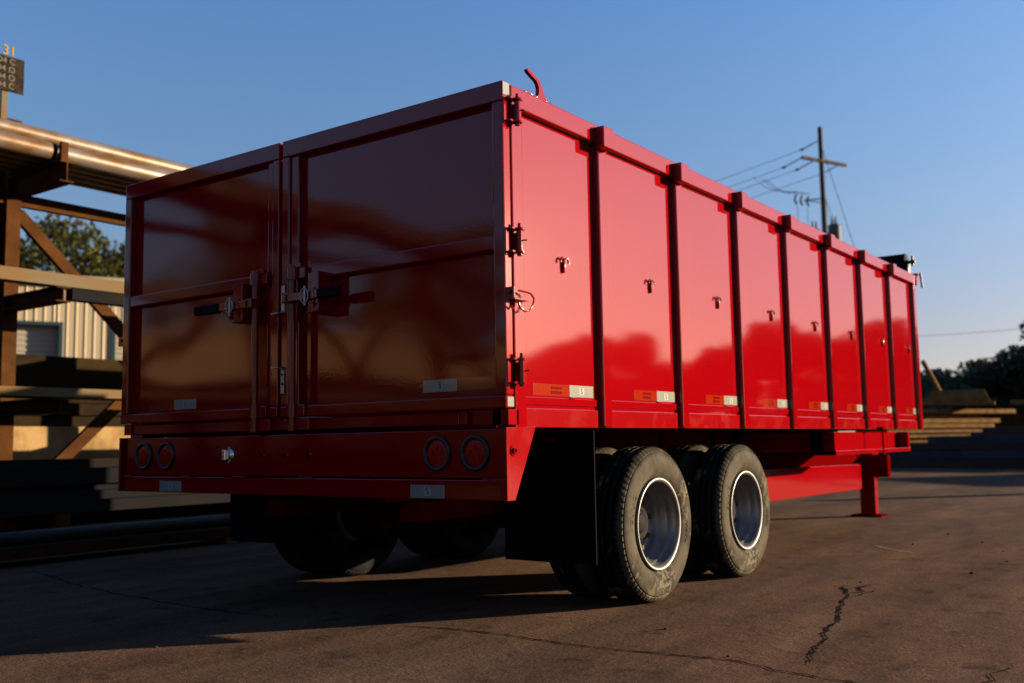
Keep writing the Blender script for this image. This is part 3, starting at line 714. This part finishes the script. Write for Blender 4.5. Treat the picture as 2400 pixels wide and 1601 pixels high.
#DOORS: (y0, y1, z1)
DOORS = [(-3.2, .43, 4.25), (1.90, 5.5, 4.25), (11, 14.6, 4.25)]
wall = MB()
def rib_wall(mb, y0, y1, z0, z1):
    y = y0; pts = []
    while y < y1-1e-6:
        yn = min(y+.235, y1)
        pts += [(0, y), (0, max(y, yn-.062)), (.014, max(y, yn-.045)), (.014, max(y, yn-.022)), (0, yn)]; y = yn
    vs = []
    for x, yy in pts: vs += [(x, yy, z0), (x, yy, z1)]
    mb.add(vs, [(2*i, 2*i+2, 2*i+3, 2*i+1) for i in range(len(pts)-1)])
yp = -22
for y0, y1, z1 in DOORS:
    rib_wall(wall, yp, y0, 0, HB); rib_wall(wall, y0, y1, z1, HB); yp = y1
rib_wall(wall, yp, 26, 0, HB)
wall.box(-14, -.01, -22, -21.98, 0, HB); wall.box(-14, -.01, 25.98, 26, 0, HB); wall.box(-14.02, -14, -22, 26, 0, HB)
wall.build('wall', 'siding', bl)
MB().prism([(.3, HB-.02), (.3, HB+.14), (-7, HB+1.0), (-14.3, HB+.14), (-14.3, HB-.02)], 'y', -22.3, 26.3).build('roof', 'rollup', bl)
for y0, y1, z1 in DOORS:
    d = MB(); n = int(z1/.075)
    vs = []
    for i in range(n+1):
        z = i*z1/n; vs += [(-.20 + (.02 if i % 2 else 0), y0, z), (-.20 + (.02 if i % 2 else 0), y1, z)]
    d.add(vs, [(2*i, 2*i+1, 2*i+3, 2*i+2) for i in range(n)])
    do = d.build('roll_up_door', 'rollup', bl)
    MB().box(-.21, .04, y0-.1, y0, 0, z1+.1).box(-.21, .04, y1, y1+.1, 0, z1+.1).box(-.21, .04, y0, y1, z1, z1+.1).build('door_jamb', 'trim', do)

# ---- a second building, behind the camera's left shoulder (its reflection shows in the doors)
b2 = thing('metal_shed', 'tan metal shed beyond the far end of the rack, mirrored in the doors', 'building', (-26, -24, 0)); b2.rotation_euler.z = R(20)
w2 = MB(); rib_wall(w2, -14, 14, 0, 5.1); w2.box(-12, -.01, -14, -13.98, 0, 5.1); w2.box(-12, -.01, 13.98, 14, 0, 5.1)
w2.build('wall', mat('tan_shed_siding', (.21, .135, .075), .5, var=.15, vscale=.6), b2)
MB().prism([(.4, 5.1), (.4, 5.25), (-6, 5.8), (-12.4, 5.25), (-12.4, 5.1)], 'y', -14.3, 14.3).build('roof', 'rollup', b2)

for i, (x, y, ln, h_) in enumerate(((-15, -9, 12, 2.1), (-13.5, -19, 9, 2.4), (-17, 1.5, 6, 1.6), (-7, -24, 8, 2.2))):  # unseen stacks added to darken what the doors and bumper mirror
    st = thing('plate_stack', ['long dark stack of plates across the yard, mirrored low in the left door','tall dark stack of plates further back, mirrored in the right door','shorter dark stack of plates near the concrete wall','dark stack of plates behind the photographer'][i], 'steel stack', (x, y, 0), 'plate stacks mirrored in the rear doors')
    st.rotation_euler.z = R((20, 35, 5, 70)[i])
    for k in range(int(h_/.3)): MB().box(-1.2, 1.2+random.uniform(-.1,.1), -ln/2+random.uniform(-.3,.3), ln/2+random.uniform(-.3,.3), k*.3, k*.3+.28).build('steel_plate', 'dsteel', st)  # layers of the added unseen stacks
# ------------------------------------------------------------------ trees
def tree_mesh(seed, H, spread, leaves, lsize, lm, trunk_frac=.3):
    rnd = random.Random(seed); tk = MB()
    pts = [(0,0,0)]; x = y = 0
    for i in range(1, 8):
        x += rnd.uniform(-.15,.15); y += rnd.uniform(-.15,.15); pts.append((x, y, H*.8*i/7))
    tk.tube(pts, [H*.022*(1-i*.115) for i in range(8)], 8)
    clumps = []
    for i in range(30 if trunk_frac < .1 else 26):
        t = rnd.uniform(trunk_frac, .92); z = H*.8*t; a = rnd.uniform(0, 6.28)
        prof = math.sin(math.pi*min(1, max(.08, (t-trunk_frac+.12)/(1.1-trunk_frac))))**.6
        rr = spread*prof*rnd.uniform(.45, 1.0)
        k = min(7, int(t*7)); b0 = Vector(pts[k]); b1 = Vector((x*t+rr*math.cos(a), y*t+rr*math.sin(a), z+H*rnd.uniform(.05,.2)))
        mid = b0.lerp(b1, .5)+Vector((0,0,-.15)); tk.tube([b0, mid, b1], [H*.007, H*.004, H*.0015], 5)
        clumps.append((b1, rnd.uniform(.5, 1.0)*spread*.42))
    clumps.append((Vector((x, y, H*.88)), spread*.4))
    cr = MB(); vs = []; fs = []
    tot = sum(c[1]**2 for c in clumps)
    for c, r in clumps:
        n = int(leaves*r*r/tot)
        for _ in range(n):
            d = Vector((rnd.gauss(0,1), rnd.gauss(0,1), rnd.gauss(0,1))).normalized()*r*(rnd.random()**.45)
            d.z *= .75; p = c+d
            if p.z < (.02 if trunk_frac < .1 else H*.12): continue
            u = Vector((rnd.gauss(0,1), rnd.gauss(0,1), rnd.gauss(0,1))).normalized(); v = u.orthogonal().normalized()
            s1 = lsize*rnd.uniform(.5, 1.2); s2 = s1*.6; k = len(vs)
            vs += [p-u*s1, p+v*s2, p+u*s1, p-v*s2]; fs.append((k, k+1, k+2, k+3))
    cr.add(vs, fs)
    return tk, cr
def make_tree(seed, H, sp, n, ls, lm, label, loc, group, name='tree'):
    t = thing(name, label, 'tree', loc, group)
    a, b = tree_mesh(seed, H, sp, n, ls, lm, .02 if lm == 'leafB' else .3); a.build('trunk', 'bark', t); b.build('crown', lm, t); return t
C0 = (2.33, -3.22)
def polar(az, d, z=0): return (C0[0]-d*math.sin(R(az)), C0[1]+d*math.cos(R(az)), z)
tA = make_tree(1, 13.2, 4.0, 9000, .17, 'leafA', 'broad sunlit olive tree above the cream building roof', polar(59.8, 56), 'sunlit trees behind the building')
tB = make_tree(2, 12.0, 3.4, 8000, .17, 'leafA', 'smaller sunlit tree at the left edge, partly behind the rack column', polar(64.2, 58), 'sunlit trees behind the building')
tC = make_tree(3, 11.8, 3.4, 8000, .17, 'leafA', 'sunlit tree showing just left of the trailer corner hinge', polar(56.6, 53), 'sunlit trees behind the building')
tD = make_tree(4, 7.0, 4.0, 11000, .22, 'leafB', 'tallest dark rounded tree at the right edge beyond the steel piles', polar(9.2, 83), 'dark trees along the far edge of the yard')
tE = make_tree(5, 5.2, 3.8, 10000, .22, 'leafB', 'low dark tree just right of the trailer front corner', polar(13.6, 80), 'dark trees along the far edge of the yard')
gd = 'dark trees along the far edge of the yard'
n_ = 0
descr = ['bushy low dark tree between the taller ones at right', 'dark tree overlapping the tallest one at the right edge']
for az, d, sc, src in ((11.6, 86, 1.0, tE), (10.5, 90, .95, tD)):
    c = copy_tree(src); c.location = polar(az, d); c.scale = (sc, sc, sc); c.rotation_euler.z = az; c['label'] = descr[n_]; n_ += 1
# the rest of the tree line, mostly outside the frame; the side panels mirror it
rnd = random.Random(5); az = 7.0
side_dirs = 0
while az > -62:
    src = (tD, tE)[rnd.random() < .35]; c = copy_tree(src); d = rnd.uniform(76, 92); sc = rnd.uniform(1.04, 1.15)*(.82 if az < -40 else 1.08)
    c.location = polar(az, d); c.scale = (sc, sc, sc*rnd.uniform(.9, 1.15)); c.rotation_euler.z = rnd.uniform(0, 6)
    c['label'] = 'dark tree of the far tree line off to the right, mirrored in the trailer side'; c['group'] = 'tree line mirrored in the trailer side'
    az -= rnd.uniform(.9, 1.4)
for az, d, s_ in ((100, 38, .8), (122, 45, .95), (133, 40, .8), (150, 50, 1.0)):
    c = copy_tree(tA); c.location = polar(az, d); c.scale = (s_,)*3; c.rotation_euler.z = az; c['group'] = 'trees behind the camera'
    c['label'] = 'sunlit tree behind the camera, mirrored in the rear doors'

# ------------------------------------------------------------------ utility pole and wires
PP = Vector(polar(18.35, 45)); pl = thing('utility_pole', 'weathered wooden utility pole with crossarm and transformers behind the trailer', 'utility pole', PP)
def pb(mb, name, m, parent=pl): mb.v = [(x-PP.x, y-PP.y, z-PP.z) for x, y, z in mb.v]; return mb.build(name, m, parent)
top = PP + Vector((0, 0, 14.4))
pb(MB().cyl(PP, top, .15, 16, .095), 'pole', 'pole')
aL = Vector(polar(19.37, 44, 12.85)); aR = Vector(polar(17.06, 46.05, 12.85))
fw = (aR-aL).normalized(); arm_off = Vector((fw.y, -fw.x, 0))*-.12
arm = pb(MB().beam(aL, aR, .11, .13), 'crossarm', 'pole')
wd_ = (Vector(polar(26.0, 50)) - Vector(polar(18.4, 45))).normalized()
def line(p, q, sag, name='power_line', label='', r=.011, n=24):
    p = Vector(p); q = Vector(q); b = MB()
    b.tube([tuple((p.lerp(q, i/n) - Vector((0, 0, sag*4*(i/n)*(1-i/n)))) - p) for i in range(n+1)], r, 6)
    o = b.build(name, 'wire'); o.location = p; return tag(o, label, 'power line', 'overhead wires at the utility pole')
starts = [top-Vector((0,0,.55)), aL.copy(), aL.lerp(aR, .30), aL.lerp(aR, .86)]
labs = ['highest thin wire running left from the pole top', 'wire running left from the left crossarm end', 'wire running left from the middle of the crossarm', 'lowest wire running left from the right crossarm half']
for s_, lb in zip(starts, labs):
    e = s_ + wd_*.95 + Vector((0, 0, -.22)); pb(MB().tube([s_, s_.lerp(e, .5), e], [.02, .028, .02], 8).cyl(e-wd_*.1, e+wd_*.1, .05, 10), 'strain_insulator', 'wire')
    line(e, e+wd_*70+Vector((0,0,-1.2)), 1.0, label=lb)
# cutouts on a side bracket, jumpers
cb = PP+Vector((0,0,11.2)); q0 = cb+wd_*1.0+Vector((0,0,.12))
pb(MB().beam(cb, q0, .05, .05).beam(cb+Vector((0,0,-.2)), q0, .04, .04), 'cutout_bracket', 'can')
for k in (-.45, -.1, .3): 
    c_ = q0+fw*k; pb(MB().tube([c_+Vector((0,0,.22)), c_+wd_*.10, c_+Vector((0,0,-.22))], .045, 8), 'fuse_cutout', 'wire')
jm = MB()
for k in (-.4, .1, .4):
    a_ = aL+wd_*2.6+fw*(k+.3)+Vector((0,0,-.3)); b_ = q0+fw*k+Vector((0,0,.35)); m_ = a_.lerp(b_, .5)+Vector((0,0,-.3)); jm.tube([a_, a_.lerp(m_, .6)+Vector((0,0,-.1)), m_, b_], .012, 5)
for k in (-.4, .2): jm.tube([q0+fw*k+Vector((0,0,-.3)), q0+fw*k+Vector((0,0,-1.4)), PP+Vector((0,0,9.2))+fw*k], .012, 5)
for k in (.3, .55): jm.tube([PP+Vector((.1,0,11.2)), PP+fw*k+Vector((0,0,10.4)), PP+fw*(k+.4)+Vector((0,0,9.3))], .012, 5)
pb(jm, 'jumper_wires', 'wire')
for k, zt in ((.62, 10.05), (-.62, 9.7)):
    c_ = PP+fw*k; t_ = MB().cyl(c_+Vector((0,0,zt-1.1)), c_+Vector((0,0,zt)), .27, 24).cyl(c_+Vector((0,0,zt)), c_+Vector((0,0,zt+.06)), .29, 24, .2)
    for s_ in (-.11, .11): t_.cyl(c_+fw*s_+Vector((0,0,zt)), c_+fw*s_+Vector((0,0,zt+.42)), .06, 12, .035)
    t_.beam(PP+Vector((0,0,zt-.4)), c_+Vector((0,0,zt-.4)), .08, .1)
    pb(t_, 'transformer', 'can')
gy0 = PP+Vector((0,0,13.7)); line(gy0, Vector(polar(14.0, 43, 0)), 0, 'guy_wire', 'thin guy wire slanting down right from the pole', .014)
line(Vector(polar(14.5, 70, 7.3)), Vector(polar(-6, 52, 7.0)), .5, label='faint single wire crossing the sky right of the trailer', r=.012)

# ------------------------------------------------------------------ steel and timber piles at the right
def rstock(cx, cy, ang, ln, wd, h_, z, m, label, cat, name, group):
    o = MB().box(-ln/2, ln/2, -wd/2, wd/2, 0, h_).build(name, m, None, .006); o.location = (cx, cy, z); o.rotation_euler.z = R(ang); return tag(o, label, cat, group)
TB = polar(14.1, 31)
ordw = ['lowest', 'second lowest', 'third', 'fourth', 'fifth', 'sixth', 'seventh']
for i in range(7):
    lnn = (2.3, 3.2, 3.8, 4.4, 4.7, 3.9, 5.5)[i]
    rstock(TB[0]+.42*lnn*.5-.9, TB[1]+.85*lnn*.5*.3, 62, lnn, 1.2, .125, .72+.135*i-.1, 'timber', ordw[i]+' tan timber slab of the pile just right of the trailer front', 'timber', 'timber_slab', 'tan timber slabs piled beyond the trailer front')
for i, (az, d, ln, wd, z, h_, m_) in enumerate(((11.4, 27, 7, 1.0, 0, .22, 'dsteel'), (11.2, 27.1, 6.6, .9, .23, .2, 'bluesteel'), (10.8, 27.3, 6.0, .9, .44, .18, 'dsteel'), (10.0, 27.6, 5.4, .8, .63, .16, 'bluesteel'),
        (9.3, 39, 6, 1.2, 0, 1.1, 'dsteel'), (9.0, 39.2, 6, 1.2, 1.11, .42, 'rust'), (8.8, 39.4, 5.6, 1.0, 1.54, .3, 'olive'), (8.0, 39.6, 4.0, 1.0, 1.85, .16, 'timber'))):
    P_ = polar(az, d); rstock(P_[0]+.9, P_[1], -8, ln, wd, h_, z, m_, ['lowest dark steel bundle in the near right pile','second dark steel bundle up in the near right pile','third dark steel bundle up in the near right pile','top dark steel bundle of the near right pile','big dark steel bundle under the far right pile','rusty steel bundle midway up the far right pile','brown steel layer near the top of the far right pile','tan timber layer topping the far right pile'][i], 'steel bundle', 'steel_bundle', 'steel bundles piled at the right edge of the yard')
# tilted board and plank over the timber pile
P_ = polar(12.2, 31.5); o = MB().box(-1.0, 1.0, -.6, .6, 0, .08).prism([(-.9, .08), (.9, .08), (.75, .42), (-.6, .42)], 'y', -.6, .6).build('timber_crate', 'timber', None, .01); o.location = (P_[0], P_[1], 1.66); o.rotation_euler.z = R(10)
tag(o, 'tan wooden crate sitting on top of the timber pile at right', 'crate')
P_ = polar(13.4, 31.4); o = MB().box(-.06, .06, -.05, .05, 0, 1.3).build('leaning_plank', 'timber', None, .005); o.location = (P_[0]+.35, P_[1], 1.8); o.rotation_euler = (0, R(-24), 0)
tag(o, 'narrow tan plank leaning up from the timber pile against the trees', 'plank')

# ---- stacks off to the right that throw the long bluish shadows across the yard
for i, (x, y, lx, ly, h_) in enumerate(((6.3, 24.6, 4.6, 1.2, 2.1), (8.6, 22.6, 1.6, .8, 1.5), (6.2, 18.75, .34, .34, 2.1))):
    st = thing('plate_stack', ['large dark stack of steel plates just off to the right that shades the yard', 'small stack of steel plates beside the large one off to the right', 'narrow upright bundle of steel off to the right throwing the thin shadow'][i], 'steel stack', (x, y, 0), 'plate stacks off to the right')
    st.rotation_euler.z = R(-SUN_AZ)
    n = int(h_/.3)
    for k in range(n): MB().box(-lx/2+random.uniform(-.3,.3)*(lx > 1), lx/2+random.uniform(-.5,.3)*(lx > 1), -ly/2, ly/2, k*.3, k*.3+.297).build('steel_plate', 'dsteel', st, .01)

# ---- small stones on the asphalt
rnd = random.Random(11)
for i in range(26):
    x, y = rnd.uniform(-1.5, 4.0), rnd.uniform(-1.2, 6.5)
    if x < .1 and y > -.3: x = rnd.uniform(.2, 3)
    b = MB(); s_ = rnd.uniform(.004, .012); vs = []
    for k in range(3):
        for j in range(7):
            t = j*6.283/7; rr = s_*(1, 1.15, .5)[k]*rnd.uniform(.75, 1.25); vs.append((rr*math.cos(t), rr*math.sin(t), (0, s_*.5, s_*1.0)[k]))
    fs = [(k*7+j, k*7+(j+1) % 7, (k+1)*7+(j+1) % 7, (k+1)*7+j) for k in range(2) for j in range(7)] + [list(range(14, 21))]
    b.add(vs, fs); o = b.build('pebble', 'stone'); o.location = (x, y, 0); tag(o, 'tiny dark stone lying loose on the sunlit asphalt', 'pebble', 'loose stones on the asphalt')
for o in bpy.data.objects:
    if '_base' in o: del o['_base']
